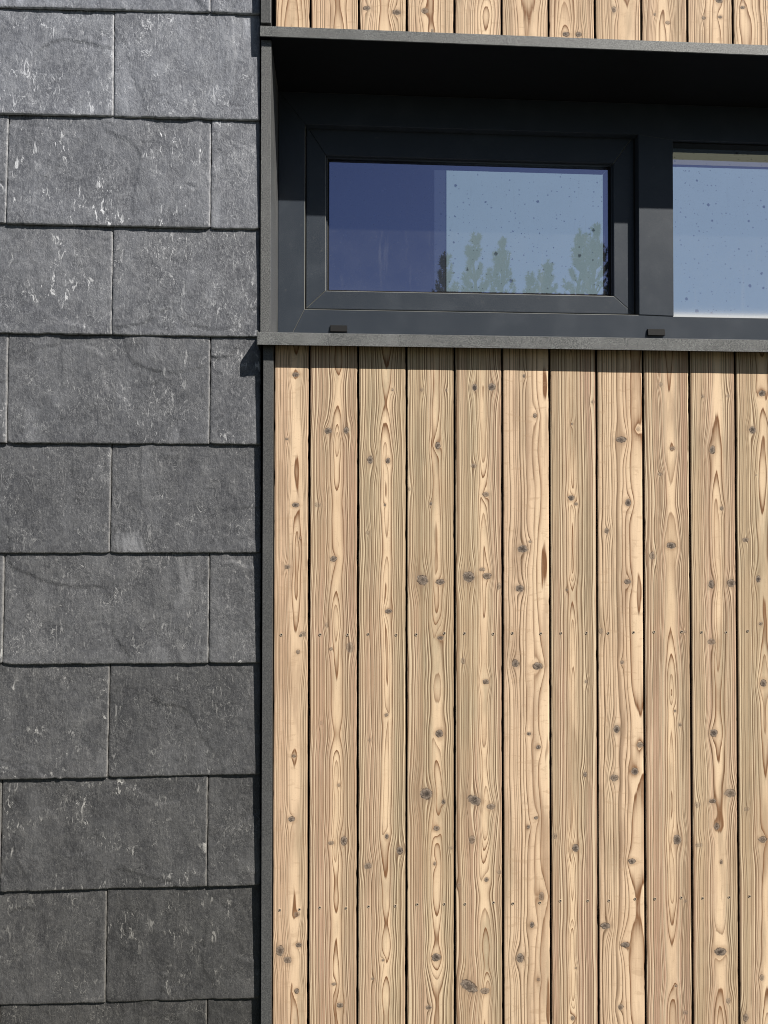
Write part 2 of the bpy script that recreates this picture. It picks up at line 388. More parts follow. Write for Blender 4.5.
bm = bmesh.new()                              # building wall behind the claddings, with the window opening left free
WL, WT = X(0, 500, 0)-.75, z_head_t+.75
yb0, yb1 = .036, .34
box(bm, WL, xj0, yb0, yb1, .0, WT); box(bm, x_open_r+.012, XR+1.7, yb0, yb1, .0, WT)
box(bm, xj0+.0005, x_open_r+.0115, yb0, yb1, .0, z_sill_b+.002); box(bm, xj0+.0005, x_open_r+.0115, yb0, yb1, z_head_b+.006, WT)
w_ = obj('wall', bm, M_black); tag(w_, kind='structure')
YBK = 1.63
bm = bmesh.new()                              # dim room behind the glass, ceiling gap added to let sun onto the partition
box(bm, WL, XR+1.6, 3.2, 3.3, .2, WT); box(bm, WL-.1, WL, .345, 3.3, .2, WT); box(bm, XR+1.6, XR+1.7, .345, 3.3, .2, WT)
box(bm, WL, XR+1.6, .345, 3.2, .1, .2); box(bm, WL, XR+1.6, YBK, 3.2, WT, WT+.1); box(bm, WL, X(446, 230, 1.5), .345, YBK-.001, WT, WT+.1)
r_ = obj('room_shell', bm, M_room); tag(r_, kind='structure')

# ------------------------------------------------------------------ boards
KN = {  # per board: x, y, radius in photograph pixels, strength 0..1, tilt
 1: [(295.8,374.8,3,1),(286.8,439,1.5,.8),(295.5,505,3,1),(300,538,1,.8),(287.5,567,2.5,.8),(303,634,3,.7),(298,652,2.3,.8),(294,756,2,.8),(291.5,819,3.3,1),(297,914.5,2.8,.6),(280,950.7,5,.9),(287.5,960,3.8,.8),(298.7,945,2.8,.9),(296.7,991,2.8,1)],
 2: [(328,431,3.5,1),(346.4,430.5,3.5,1),(317.8,505,3,.4),(333.5,559,3.3,1),(326.8,625,2.5,.4),(350,647.6,5,.55),(331,649,2,.7),(321,723,2,.3),(338.7,785,2,.6),(344,840.7,4.5,.9),(331,843,2.5,.7),(333.7,984,2,.8),(340,1005,3,.9)],
 3: [(370,460,4,1),(388,460.7,3,1),(392.6,390,1.5,.8),(384.8,505,1.5,.9),(367.7,533,2,.4),(388.6,611,3,1),(386.3,715,2,.8),(369.5,740,2,.4),(386.7,836.4,2.5,1),(399.5,850.6,4,1),(368,866,3.5,.8),(382.9,960,1.5,.8),(372.6,978.6,1.5,.7)],
 4: [(437.8,445.6,3.5,1),(430.8,503.6,2,.9),(421.8,390,2,.4),(446.5,390,2,.45),(409.4,489,2,.4),(422.5,580,5,1,.5),(440,582,3.5,1),(440.4,638,2.5,.9),(439.3,733.7,4.2,1),(426.3,794,5.5,1,.6),(443.4,802,2.5,.9),(436.6,828.4,3,.9),(434.7,863.6,2,.8),(436,957.5,4.5,1),(428.6,1007.6,2.5,.8),(451,848,2,.4)],
 5: [(474.6,387.6,3.5,1),(491.7,387,4,1),(473.7,465.8,2.5,.6),(485.8,494.4,3,.8),(468.5,576.9,5.5,1,.5),(487,576,4,.9),(482,569.4,2.5,.7),(499,586.5,3.5,.5),(463,661,3,.5),(485.8,681.8,3,.9),(474.3,800,5,1,.5),(491,806.5,3.5,.8),(472,839.6,4,.7),(486.2,879.6,2.5,.9),(469,986,6,1,.6),(485,991,4,.8),(458.7,885,2,.4),(499.4,872,2.5,.4)],
 6: [(524,376,2,.9),(534.8,415.7,2.5,.9),(522.5,549,4.5,1),(530,541.6,1.5,.7),(519.8,588.5,4,1),(515.3,663.4,4,1),(537.5,666,4.5,1),(528.8,733.7,2,1),(538.2,747,2.5,1),(536,817.9,2,1),(528.5,827,2,.9),(541.3,896.3,4,.7),(531.9,924.9,3,1),(520,958,4.5,1),(538.3,979.3,2,.6)],
 7: [(572,424,1.5,.8),(571.2,498,3.3,1),(576,504,2,.8),(592.8,402,2,.4),(586,681.7,2,.7),(566.7,589.7,1.5,.7),(585,774.4,2.5,.9),(554.8,836,3,.5),(575.6,848,4,1),(575.6,968,1.5,.7),(572.7,1018,2.5,.8)],
 8: [(621.6,439.5,4.2,1),(628.2,502.7,3.8,1),(606.8,531,3,.8),(638,429,2.5,.4),(627.6,581.7,3,1),(600.9,631,3,.5),(622.2,662.4,2,.8),(616.6,729.2,4,1),(640.4,744.7,3.5,.9),(635,771.4,4,1),(614.2,778.2,4,.9),(632,861.3,3.5,1),(605.3,926,4,1),(625.2,945,3.5,1),(620.8,1007.3,3,.8)],
 9: [(660.8,384.5,2.5,.5),(672.7,448.4,2.5,.7),(660.2,474.2,2.2,.6),(671.2,545.5,4,1),(652.2,555.9,4,.7),(684,631.9,2,.5),(680,724.8,2,.7),(675,711,1.5,.8),(677.2,839.9,5,.95),(685.5,901,2,.5),(676,986,1.5,.8),(685.5,1012.7,2.5,.5)],
 10: [(712.2,449.9,4.2,1),(702.7,396.4,1.8,.5),(728,395.8,2,.5),(721.7,508.4,2.2,.8),(711.3,584.3,4.2,1),(730.9,583.2,4.5,.9),(711.3,641.7,3.5,.7),(713.7,733,4.2,1),(712.2,801,3,.8),(730,793,5,.8),(716.7,826.2,3.5,.9),(721.1,861.9,2.2,.8),(720.2,951.8,5,1),(728,1000.8,3,.6),(697.4,804.8,3,.4),(698.8,845,3,.4)],
 11: [(762,393.4,3.5,1),(752.3,430,4,1),(745.5,539.8,2.8,.8),(756,475,1,.7),(758.2,579.3,3.5,1),(760.6,623.8,2,.8),(763.3,683.2,4,1),(762.7,839.6,4,.9),(746.4,809.3,2.5,.4),(761.8,977.6,3,.7),(745.8,1017.7,4,.8)],
}
PX = {1: 296, 2: 337, 3: 386.5, 4: 436.5, 5: 484, 6: 546, 7: 572.5, 8: 638, 9: 671.5, 10: 719, 11: 765}
# distance of the sawn face from the pith, ring spacing, waviness amplitude (mm), lightness, greenness
GR = {1: (16,5.4,7,.75,.2), 2: (8,6.0,15,.0,.1), 3: (10,6.4,10,.15,.95), 4: (16,7.0,10,.15,1.), 5: (10,6.8,14,.1,.8), 6: (70,7.6,2.2,1,.2),
      7: (8,6.2,15,.05,.35), 8: (56,8.0,3.5,.95,.25), 9: (8,6.4,13,.0,.2), 10: (18,7.2,9,.35,.5), 11: (16,7.2,9,.15,.7)}

def board_mesh(name, cx, w, z0, z1, knots, px, p0, gsp, amp, seed, dz=.004):
    """one board in its own coordinates (x from its centre, z from its foot); knots: (x, z, radius, strength, tilt)"""
    rs = np.random.RandomState(seed)
    e = np.array([0, 0, .0012, .0032]); h = w/2
    core = np.linspace(-h+.0058, h-.0058, max(8, int(round(w/.0029))))
    xs = np.concatenate([[-h, -h, -h+.0013, -h+.0034], core, [h-.0034, h-.0013, h, h]])
    ys = np.concatenate([[.021, .0036, .0011, .0002], np.zeros(len(core)), [.0002, .0011, .0036, .021]])
    n = int((z1-z0)/dz)+1; zs = np.linspace(z0, z1, n)
    XX, ZZ = np.meshgrid(xs, zs); YY = np.tile(ys, (n, 1))
    sgn = np.sign(XX)*np.clip((np.abs(XX)-h+.012)/.012, 0, 1)
    nick = np.clip(fbm(ZZ*26, sgn*3+7, seed+5, 3)-.60, 0, 1)*.006
    XX2 = XX + sgn*((fbm(ZZ*3, sgn*9+3, seed, 3)-.5)*.0014 - nick)
    YY2 = YY + (fbm(XX*12, ZZ*1.7, seed+2, 2)-.5)*.0012
    x = XX*1000; z = ZZ*1000
    x = x + (fbm(ZZ*3.1, ZZ*0+.5, seed+11, 3)-.5)*14
    ring_dx = x-px*1000; 
    FL = np.zeros_like(x); K = np.full_like(x, 9.0); KF = np.zeros_like(x); warp = np.zeros_like(x)
    for kx, kz, kr, ks, tl in knots:
        dx = (XX-kx)*1000; dz_ = (ZZ-kz)*1000; r = kr*1000
        a = dx*math.cos(tl)-dz_*math.sin(tl)*1.0; b = dx*math.sin(tl)+dz_*math.cos(tl)
        h1_ = math.sin(kx*9173+kz*5281); asp = 1.0+.28*h1_
        d = np.sqrt((a/(r*asp*(1.0+.35*abs(tl)*2)))**2 + (b/(r*.88/asp**.5))**2)
        m = d < K; KF = np.where(m, ks, KF); K = np.minimum(K, d)
        d2 = np.sqrt((dx/(r*1.8))**2+(dz_/(r*3.4))**2)
        FL = np.maximum(FL, ks*np.exp(-(dx/(r*1.5))**2-(np.abs(dz_-h1_*r)/(r*2.6))**1.6))
        ring_dx = ring_dx - dx*.78*np.exp(-d2**2)*(.4+.6*ks)
        warp = warp + 1.25*gsp*(.6+.30*r/gsp*.5)*np.exp(-(dx/(r*1.5))**2)*np.exp(-np.abs(dz_)/(r*3.6))*(.5+.5*ks)*(1 if (int(kz*977) % 3) else -1)
    pz = p0 + (fbm(ZZ*2.1, ZZ*0+2.5, seed+21, 2)-.5)*4.6*amp + (fbm(ZZ*7.5, ZZ*0+2.5, seed+23, 2)-.5)*amp*1.3
    rr = np.sqrt(ring_dx**2+pz**2+6) + warp + (fbm(XX*26, ZZ*5, seed+31, 3)-.5)*2.6
    side = np.clip((np.abs(ring_dx)/np.sqrt(ring_dx**2+max(p0, 20.)**2)-.38)/.38, 0, 1)
    side = np.clip(side + (fbm(XX*10, ZZ*1.4, seed+37, 3)-.5)*.6, 0, 1)
    # uneven ring widths
    tq = rr/(gsp*.84); tq = tq + .35*np.sin(tq*.9+seed) + .2*np.sin(tq*2.1+seed*2)
    P = np.stack([XX2, YY2, ZZ], -1)
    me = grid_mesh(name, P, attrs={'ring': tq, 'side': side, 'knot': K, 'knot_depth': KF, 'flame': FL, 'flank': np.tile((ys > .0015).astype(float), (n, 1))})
    me.materials.append(M_wood)
    # end grain caps
    bmm = bmesh.new(); bmm.from_mesh(me); bmm.verts.ensure_lookup_table(); nc = len(xs)
    bmm.faces.new([bmm.verts[i] for i in range(nc)][::-1]); k = (n-1)*nc
    bmm.faces.new([bmm.verts[k+i] for i in range(nc)]); bmm.to_mesh(me); bmm.free()
    return me

def screw_mesh():
    bm = bmesh.new(); seg = 12
    def loop(r, y): return [bm.verts.new((r*math.cos(a*2*math.pi/seg), y, r*math.sin(a*2*math.pi/seg))) for a in range(seg)]
    a = loop(.0043, .0012); b = loop(.0040, -.0002); c = loop(.0024, -.0001); d = loop(.0018, .0006)
    for p, q in ((a, b), (b, c), (c, d)):
        for i in range(seg): bm.faces.new((p[i], p[(i+1) % seg], q[(i+1) % seg], q[i]))
    bm.faces.new(d); f0 = len(bm.faces)
    bmesh.ops.recalc_face_normals(bm, faces=bm.faces)
    me = bpy.data.meshes.new('screw'); bm.to_mesh(me); bm.free(); me.materials.append(M_steel); me.materials.append(M_hole)
    for p in me.polygons:
        if max((me.vertices[i].co.x**2+me.vertices[i].co.z**2)**.5 for i in p.vertices) < .0025: p.material_index = 1
    return me
ME_screw = screw_mesh()

clad_lo = thing('timber_cladding', 'tall run of vertical knotty larch boards covering the wall below the window sill', 'timber cladding', (G0, 0, BOT))
clad_hi = thing('timber_cladding', 'row of larch board ends above the dark window head at the very top', 'timber cladding', (G0, 0, z_head_t))
ztop = z_sill_b + .010
Zs1, Zs2 = Z(500, 633.5, 0), Z(500, 903, 0)
gapw = .0045
boards = []
for i in range(1, 19):
    xa = G0+PITCHB*(i-2); xb = xa+PITCHB
    if i == 1: xa = X(273.6, 600, 0)-gapw/2+.0004
    cx = (xa+xb)/2; w = xb-xa-gapw
    hgt = ztop-BOT
    if i <= 11:
        p0, gs, amp, li, gn = GR[i]
        kn = []
        for q in KN[i]:
            P_ = at(q[0], q[1], 0); kn.append((P_.x-cx, P_.z-BOT, q[2]*1.06*D/F, q[3], (q[4] if len(q) > 4 else 0)))
        me = board_mesh('board', cx, w, 0, hgt, kn, X(PX[i], 700, 0)-cx, p0, gs, amp, 100+i*7, .0038)
        col = (li, gn, 0, 1)
    else:
        me = boards[(i*5) % 10+1][0].data; col = boards[(i*5) % 10+1][0].color[:]
    o = link('board', me, M_wood, clad_lo); o.location = (cx-G0, random.uniform(-.0008, .0008), 0); o.color = col
    boards.append((o, cx, w))
    for zz in (Zs1, Zs2):
        for sx in (-.5, .5):
            s = link('screw', ME_screw, None, o)
            s.location = (sx*w*random.uniform(.54, .64), -.0013, zz-BOT+random.uniform(-.002, .003)); s.rotation_euler[1] = random.random()*3
    # upper boards
    if i <= 12:
        rs = random.Random(500+i)
        kn = [(rs.uniform(-.05, .05), rs.uniform(.05, .6), rs.uniform(.005, .012), rs.uniform(.6, 1), 0) for _ in range(4)]
        if i == 7: kn += [(-.018, .016, .0095, 1, 0), (.020, .017, .0095, 1, 0)]
        if i == 4: kn += [(.005, .01, .006, .8, 0)]
        if i == 9: kn += [(-.03, .085, .005, .8, 0)]
        if i == 10: kn += [(-.02, .08, .006, .8, 0), (.03, .085, .006, .8, 0)]
        meu = board_mesh('board', cx, w, 0, .62, kn, rs.uniform(-.03, .03), rs.uniform(30, 60), rs.uniform(4.5, 7), 10, 900+i*3, .0038)
        colu = (rs.uniform(.6, 1.1), rs.uniform(0, .4), 0, 1)
        u = link('board', meu, M_wood, clad_hi); ups = globals().setdefault('ups', []); ups.append((meu, colu))
    else:
        u = link('board', ups[(i*5) % 10+1][0], M_wood, clad_hi); colu = ups[(i*5) % 10+1][1]
    u.location = (cx-G0, random.uniform(-.0008, .0008), .004); u.color = colu

# ------------------------------------------------------------------ slates
def slate_mesh(c00, c10, c01, c11, seed, last=False):
    """corners (x,z): lower left, lower right, upper left, upper right"""
    w = c10[0]-c00[0]; h = c01[1]-c00[1]
    nx = max(10, int(w/.0045)); nz = max(10, int(h/.0045))
    u, v = np.meshgrid(np.linspace(0, 1, nx), np.linspace(0, 1, nz))
    x = (c00[0]*(1-u)+c10[0]*u)*(1-v)+(c01[0]*(1-u)+c11[0]*u)*v
    z = (c00[1]*(1-u)+c10[1]*u)*(1-v)+(c01[1]*(1-u)+c11[1]*u)*v
    s = seed*3.7
    # ragged hand dressed edges
    eb = np.exp(-v*h/.006); el = np.exp(-u*w/.005); er = np.exp(-(1-u)*w/.005)
    z = z + eb*((fbm(x*70+s, x*0+s, seed, 4, .7)-.5)*.0028)
    z = z + eb*np.clip(fbm(x*14+s, x*0+9, seed+3, 2)-.72, 0, 1)*.015
    # dog-eared corners
    cr = np.random.RandomState(seed).rand(2)*.006
    z = z + eb*(cr[0]*np.exp(-u*w/.006)+cr[1]*np.exp(-(1-u)*w/.006))
    x = x + el*(fbm(z*55+s, z*0+3, seed+1, 3)-.5)*.0024 - er*(fbm(z*55+s, z*0+5, seed+2, 3)-.5)*.0024
    # cleft relief
    rel = (fbm(x*6+s, z*6, seed+7, 5, .6)-.5)*.0052
    tt = fbm(x*9+s, z*7, seed+9, 4, .6)*7; st = (np.floor(tt)+np.clip((tt-np.floor(tt))*6, 0, 1))
    rel = rel + st*.00045*(fbm(x*4, z*4+s, seed+13, 2) > .5)
    rel = rel + (fbm(x*40+s, z*34, seed+15, 3)-.5)*.0011
    # a few flaked dents
    rr = np.random.RandomState(seed+40)
    for _ in range(rr.randint(3, 8)):
        fx, fz = rr.uniform(c00[0], c10[0]), rr.uniform(c00[1], c01[1]); a = rr.uniform(-.4, .4); L = rr.uniform(.006, .02)
        dx = (x-fx)*math.cos(a)+(z-fz)*math.sin(a); dz = -(x-fx)*math.sin(a)+(z-fz)*math.cos(a)
        rel = rel + rr.choice([-1, 1])*.0022*np.exp(-(dx/L)**2-(dz/(L*.35))**2)*np.tanh(dz/(L*.2))
    T = .0076
    y = rel +   .0100*v                    # leans back under the course above
    chip_lit = np.clip(np.exp(-v*h/.0022)*.8+np.exp(-u*w/.0016)*.5+np.exp(-(1-u)*w/.0014)*(.1 if last else .65), 0, 1)*np.clip(fbm(x*120, z*120, seed+19, 2)*2-.1, 0, 1)  # whitish chipped edges; the sunlit line along the joints is painted in too
    edge_r = .0016*(np.exp(-v*h/.002)+np.exp(-u*w/.0016)+np.exp(-(1-u)*w/.0016)); y = y+edge_r
    P = np.stack([x, y, z], -1)
    # wrap the rim backwards: pad one ring of vertices at the back
    Pp = np.pad(P, ((1, 1), (1, 1), (0, 0)), 'edge'); 
    back = np.pad(  .0100*v+T, ((1, 1), (1, 1)), 'edge')
    msk = np.ones(Pp.shape[:2], bool); msk[1:-1, 1:-1] = False
    Pp[..., 1] = np.where(msk, back, Pp[..., 1])
    me = grid_mesh('slate', Pp, attrs={'chip_lit': np.pad(chip_lit, 1, 'edge')})
    me.materials.append(M_slate); return me

YS = .010
# courses from the top: lower edge y at x=0 and x=255, joints (x top, x bottom), right edge x
def cross_row(k): return k
rowsP = [(6.5, 13.2, [(-95, -95), (210.6, 210.6)], 256.6), (113.4, 119.8, [(-93, -93), (113.3, 113.3)], 257.2), (223.2, 229.0, [(-198, -199), (7.6, 5.6), (210.8, 210.3)], 256.2),
         (333.6, 336.8, [(-94, -95), (111.9, 111.6)], 255.2), (442.6, 444.6, [(-199, -200), (6.8, 6.2), (209.8, 209.4)], 255.6), (553.2, 552.6, [(-96, -97), (110.7, 109.8)], 254.4),
         (664.9, 663.6, [(-203, -204), (3.0, 2.0), (209.2, 208.4)], 254.8), (780.0, 774.4, [(-97, -98), (109.0, 107.4)], 254.0), (892.4, 886.0, [(-205, -206), (.6, -.4), (207.4, 206.8)], 252.4),
         (1006.2, 998.6, [(-100, -101), (105.8, 105.2)], 251.9), (1120, 1110, [(-207, -208), (-1, -2), (206.6, 206.2)], 251.4)]
rowsP.insert(0, (-102, -94.5, [(-95, -95), (114, 114)], 257.0)); rowsP.insert(0, (-210, -203, [(-200, -200), (7, 7), (211, 211)], 257.2))
slates = thing('slate_cladding', 'dark grey riven slate tiles hung in staggered rows on the left side of the wall', 'slate cladding', (X(256, 500, 0), YS, BOT))
ox, oz = slates.location.x, slates.location.z
rc = random.Random(3)
def linept(row, px):
    a, b = row[0], row[1]; yy = a+(b-a)*px/255.0
    P_ = at(px, yy, YS); return P_.x-ox, P_.z-oz
jg = .0022
for k in range(1, len(rowsP)):
    row, above = rowsP[k], rowsP[k-1]
    joints = [(-420, -420)]+row[2]+[(259.6+(k > 5)*.6, 259.6+(k > 5)*.6)]
    joints[0] = (joints[1][0]-205, joints[1][1]-205)
    for j in range(len(joints)-1):
        (lt, lb), (rt_, rb) = joints[j], joints[j+1]
        last = (j == len(joints)-2)
        jit = rc.uniform(-.0012, .0012); tilt = rc.uniform(-.0009, .0009)
        a = linept(row, lb); b = linept(row, rb); c = linept(above, lt); d = linept(above, rt_)
        ge = 0 if last else jg/2
        ov = .036
        c00 = (a[0]+jg/2, a[1]+jit-tilt); c10 = (b[0]-ge, b[1]+jit+tilt)
        c01 = (c[0]+jg/2, c[1]+ov); c11 = (d[0]-ge, d[1]+ov)
        me = slate_mesh(c00, c10, c01, c11, 60+k*11+j, last)
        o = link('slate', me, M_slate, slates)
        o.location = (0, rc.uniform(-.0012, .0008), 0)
        t = (2.36-.142*k)*rc.uniform(.86, 1.14); wv = (k-2)/10  # courses paler and bluer towards the top: sky sheen put into the tint
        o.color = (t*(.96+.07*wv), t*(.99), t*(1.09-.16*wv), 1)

# ------------------------------------------------------------------ corner trims between slate and timber
bm = bmesh.new()
box(bm, xs0, xs1, Y_STRIP, .0358, BOT-.01, z_sill_b+.009)
t_ = obj('corner_trim', bm, M_strip, None, .0012); t_.name = 'corner_trim'
tag(t_, 'narrow dark grey metal strip running down between slate and timber below the window sill', 'metal trim', 'vertical edge trims')
bm = bmesh.new(); xt0 = X(261, 12, Y_STRIP); xt1 = X(271, 12, Y_STRIP)
box(bm, xt0, xt1, Y_STRIP-.006, .0358, z_head_t+.006, z_head_t+.62)
t2 = obj('corner_trim', bm, M_strip, None, .0012)
tag(t2, 'short piece of grey metal strip between slate and timber above the window head', 'metal trim', 'vertical edge trims')

# ------------------------------------------------------------------ metal surround of the window
sur = thing('window_surround', 'projecting grey sanded metal lining around the deep window recess', 'window surround', (xj0, 0, z_sill_b))
L = sur.location
def rel(bm):
    bmesh.ops.translate(bm, verts=bm.verts, vec=-L); return bm
bm = bmesh.new()                              # sill: front fascia, sloping sheet behind, left upstand
prof = [(Y_SILL, z_sill_b), (Y_SILL, z_sill_t-.0015), (Y_SILL+.0025, z_sill_t), (Y_F-.002, z_sill_t+.010), (Y_F-.002, z_sill_t+.006), (Y_SILL+.004, z_sill_t-.004), (Y_SILL+.003, z_sill_b)]
xe = x_open_r+.02
A = [bm.verts.new((x_sill_l, y, z)) for y, z in prof]; B = [bm.verts.new((xe, y, z)) for y, z in prof]
for i in range(len(prof)): bm.faces.new((A[i], A[(i+1) % len(prof)], B[(i+1) % len(prof)], B[i]))
bm.faces.new(A[::-1]); bm.faces.new(B)
pv = [(Y_SILL+.001, z_sill_t+.0005), (Y_SILL+.006, z_sill_t+.006), (.02, z_sill_t+.010), (.02, z_sill_b), (Y_SILL+.001, z_sill_b)]
va = [bm.verts.new((x_sill_l-.0018, y, z)) for y, z in pv]; vb = [bm.verts.new((x_sill_l-.0003, y, z)) for y, z in pv]
bm.faces.new(va); bm.faces.new(vb[::-1])
for i in range(5): bm.faces.new((va[i], vb[i], vb[(i+1) % 5], va[(i+1) % 5]))
obj('sill', rel(bm), M_flash, sur)
bm = bmesh.new()                              # drip underside of the sill
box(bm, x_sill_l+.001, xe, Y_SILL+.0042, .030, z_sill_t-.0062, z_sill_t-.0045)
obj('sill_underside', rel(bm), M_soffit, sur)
bm = bmesh.new()                              # head fascia
box(bm, x_head_l, xe, Y_HEAD, Y_HEAD+.004, z_head_b, z_head_t); box(bm, x_head_l, xe, Y_HEAD+.0045, .03, z_head_t-.003, z_head_t)
obj('head_fascia', rel(bm), M_flash, sur, .0008)
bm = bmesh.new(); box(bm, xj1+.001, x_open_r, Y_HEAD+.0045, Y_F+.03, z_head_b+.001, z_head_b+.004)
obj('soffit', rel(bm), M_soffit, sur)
bm = bmesh.new(); box(bm, xj0, xj1, Y_JAMB, .03, z_sill_t+.009, z_head_b-.0006)
obj('jamb_fascia', rel(bm), M_jamb, sur, .0008)
bm = bmesh.new(); box(bm, xj1-.003, xj1-.0002, .0305, Y_F+.03, z_sill_t+.011, z_head_b-.0006)
obj('jamb_lining', rel(bm), M_jamb, sur)
bm = bmesh.new(); box(bm, x_open_r, x_open_r+.011, Y_JAMB, Y_F+.03, z_sill_t+.011, z_head_b-.0006)
obj('jamb_lining', rel(bm), M_jamb, sur)

# ------------------------------------------------------------------ the window itself
win = thing('window', 'anthracite window with one framed opening light and a fixed pane beyond the mullion', 'window', (xj1, Y_F, z_sill_t))
L = win.location
fx0 = xj1+.0005; fx1 = x_open_r-.0005
fz0 = z_sill_t-.02; fz1 = z_head_b
sx0 = X(304.8, 230, Y_F); sx1 = X(638.6, 230, Y_F)         # frame opening for the sash
sz0 = Z(480, 312.2, Y_F); sz1 = Z(480, 129.5, Y_F)
mx0, mx1 = sx1, X(673, 230, Y_F)
rz0 = Z(720, 317.2, Y_F); rz1 = Z(720, 141.5, Y_F)         # fixed light opening
bm = bmesh.new()
prism(bm, [(fx0, fz0), (sx0, sz0+.0004), (sx0, sz1-.0004), (fx0, fz1)], Y_F, .345)
prism(bm, [(fx0+.0004, fz0), (fx1, fz0), (fx1, rz0), (mx1, rz0), (mx1-.0004, sz0), (sx0+.0004, sz0)], Y_F, .345)
prism(bm, [(fx0+.0004, fz1), (sx0+.0004, sz1), (mx0, sz1), (mx1, rz1), (fx1, rz1), (fx1, fz1)], Y_F, .345)
prism(bm, [(fx1-.07, rz0+.0004), (fx1, rz0+.0004), (fx1, rz1-.0004), (fx1-.07, rz1-.0004)], Y_F+.0005, .345)
obj('frame', rel(bm), M_frame, win, .0014)
bm = bmesh.new(); prism(bm, [(mx0, sz0+.0006), (mx1, rz0+.0006), (mx1, rz1-.0006), (mx0, sz1-.0006)], Y_F-.0025, .345)
obj('mullion', rel(bm), M_frame, win, .0014)
bm = bmesh.new(); box(bm, mx0-.012, mx0-.0005, Y_F+.03, .34, sz0+.0005, sz1-.0005)   # rebate seal between sash and mullion
obj('seal', rel(bm), M_rubber, win)
# opening sash
so_ = (X(306.3, 230, Y_S), X(633.8, 230, Y_S), Z(480, 311.4, Y_S), Z(480, 131.0, Y_S))
si_ = (X(325.6, 230, Y_S), X(613.8, 230, Y_S), Z(480, 293.6, Y_S), Z(480, 159.6, Y_S))
bm = bmesh.new(); ring(bm, so_, si_, Y_S, .332)
sash = obj('sash', rel(bm), M_frame, win, .0018)
gi_ = (X(329.2, 230, Y_G-.002), X(608.6, 230, Y_G-.002), Z(480, 293.0, Y_G-.002), Z(480, 163.6, Y_G-.002))
bm = bmesh.new(); ring(bm, (si_[0]-.004, si_[1]+.004, si_[2]-.004, si_[3]+.004), gi_, Y_G-.006, Y_G-.001)
k_ = obj('gasket', rel(bm), M_rubber, sash, .0006)
bm = bmesh.new(); bev = .006                  # lit glazing bead sloping down to the glass on the left and at the bottom
ring(bm, (si_[0]-.001, si_[1]+.001, si_[2]-.001, si_[3]+.001), (si_[0]+.005, si_[1]-.004, si_[2]+.003, si_[3]-.004), Y_S+.010, Y_G-.0065)
obj('glazing_bead', rel(bm), M_frame, sash, .0008)
def pane(name, x0, x1, z0, z1, zvis, y, parent):
    n = 90; zz = np.linspace(z0, z1, n); XX, ZZ = np.meshgrid(np.array([x0, (x0+x1)/2, x1]), zz)
    P = np.stack([XX-L.x, XX*0+y-L.y, ZZ-L.z], -1)
    me = grid_mesh(name, P, attrs={'pale_film': np.exp(-np.clip(ZZ-zvis, 0, 1)/.007)}); return link(name, me, M_glass, parent)  # film grows paler towards the lower edge of the pane
pane('glass_pane', si_[0]-.008, si_[1]+.008, si_[2]-.008, si_[3]+.008, si_[2]-.02, Y_G, sash)
pane('glass_pane', mx1-.008, fx1-.062, rz0-.008, rz1+.002, Z(720, 315.5, Y_G), Y_G-.004, win)
bm = bmesh.new(); box(bm, mx1+.0005, fx1-.071, Y_F+.012, Y_G-.006, Z(720, 150.8, Y_G), rz1-.0005)   # bead along the head of the fixed pane
obj('head_bead', rel(bm), M_rubber, win)
bm = bmesh.new(); box(bm, mx1+.0005, mx1+.0035, Y_F+.02, Y_G-.006, rz0+.0005, Z(720, 151, Y_G)-.0005)
obj('seal', rel(bm), M_rubber, win)
# inner half of the sash seen through the glass
bm = bmesh.new(); si2 = (X(327, 230, .345), X(602.8, 230, .372), Z(480, 293, .345), Z(480, 171.5, .372))
ring(bm, (so_[0], so_[1], so_[2], so_[3]), si2, .333, .372)
obj('inner_frame', rel(bm), mat_plain('blue_black_inner_frame', (.02, .03, .07), (.03, .04, .09), 30, .6, .3), sash, .001)
# drainage caps on the bottom rail
for a, b, yt, yb in ((330.3, 347.3, 324.8, 331.6), (648, 665, 328.6, 335.4)):
    cx0, cx1 = X(a, 328, Y_F-.008), X(b, 328, Y_F-.008); cz1, cz0 = Z((a+b)/2, yt, Y_F-.008), Z((a+b)/2, yb, Y_F-.008)
    bm = bmesh.new()
    pr = [(Y_F-.0005, cz1), (Y_F-.006, cz1-.001), (Y_F-.010, cz0), (Y_F-.0005, cz0)]
    A = [bm.verts.new((cx0, y, z)) for y, z in pr]; B = [bm.verts.new((cx1, y, z)) for y, z in pr]
    for i in range(4): bm.faces.new((A[i], A[(i+1) % 4], B[(i+1) % 4], B[i]))
    bm.faces.new(A[::-1]); bm.faces.new(B)
    obj('drain_cap', rel(bm), M_rubber, win, .0008)

# ------------------------------------------------------------------ behind the glass
YB = 1.5                                       # pale partition inside, lit by sun through the added ceiling gap above
bx0 = X(446, 230, YB)
bm = bmesh.new(); box(bm, bx0, XR+1.59, YB, YB+.12, .21, WT-.01)
bl = obj('partition', bm, M_blind, None, .004)
tag(bl, 'pale sunlit partition standing inside the room behind the glass', 'partition')
bm = bmesh.new(); box(bm, X(434, 230, YB), bx0-.0005, YB+.004, YB+.10, .21, WT-.01)  # strip added to soften the edge between pale and dark
ip = obj('edge_strip', bm, mat_plain('blue_grey_strip_paint', (.030, .045, .075), (.04, .055, .09), 6, .7, .2), None, .003)
tag(ip, 'slim dark blue strip added to soften the left edge of the pale partition inside', 'post')
bm = bmesh.new(); box(bm, WL+.2, XR-.1, .346, .86, z_sill_t-.035, z_sill_t-.012)
ib = obj('inner_sill', bm, M_white); tag(ib, 'white inner window board just behind the bottom of the glass', 'window board')
bm = bmesh.new(); box(bm, X(668, 200, 1.45), XR+1.5, 1.493, 1.4985, Z(720, 161.5, 1.45), Z(720, 138, 1.45))
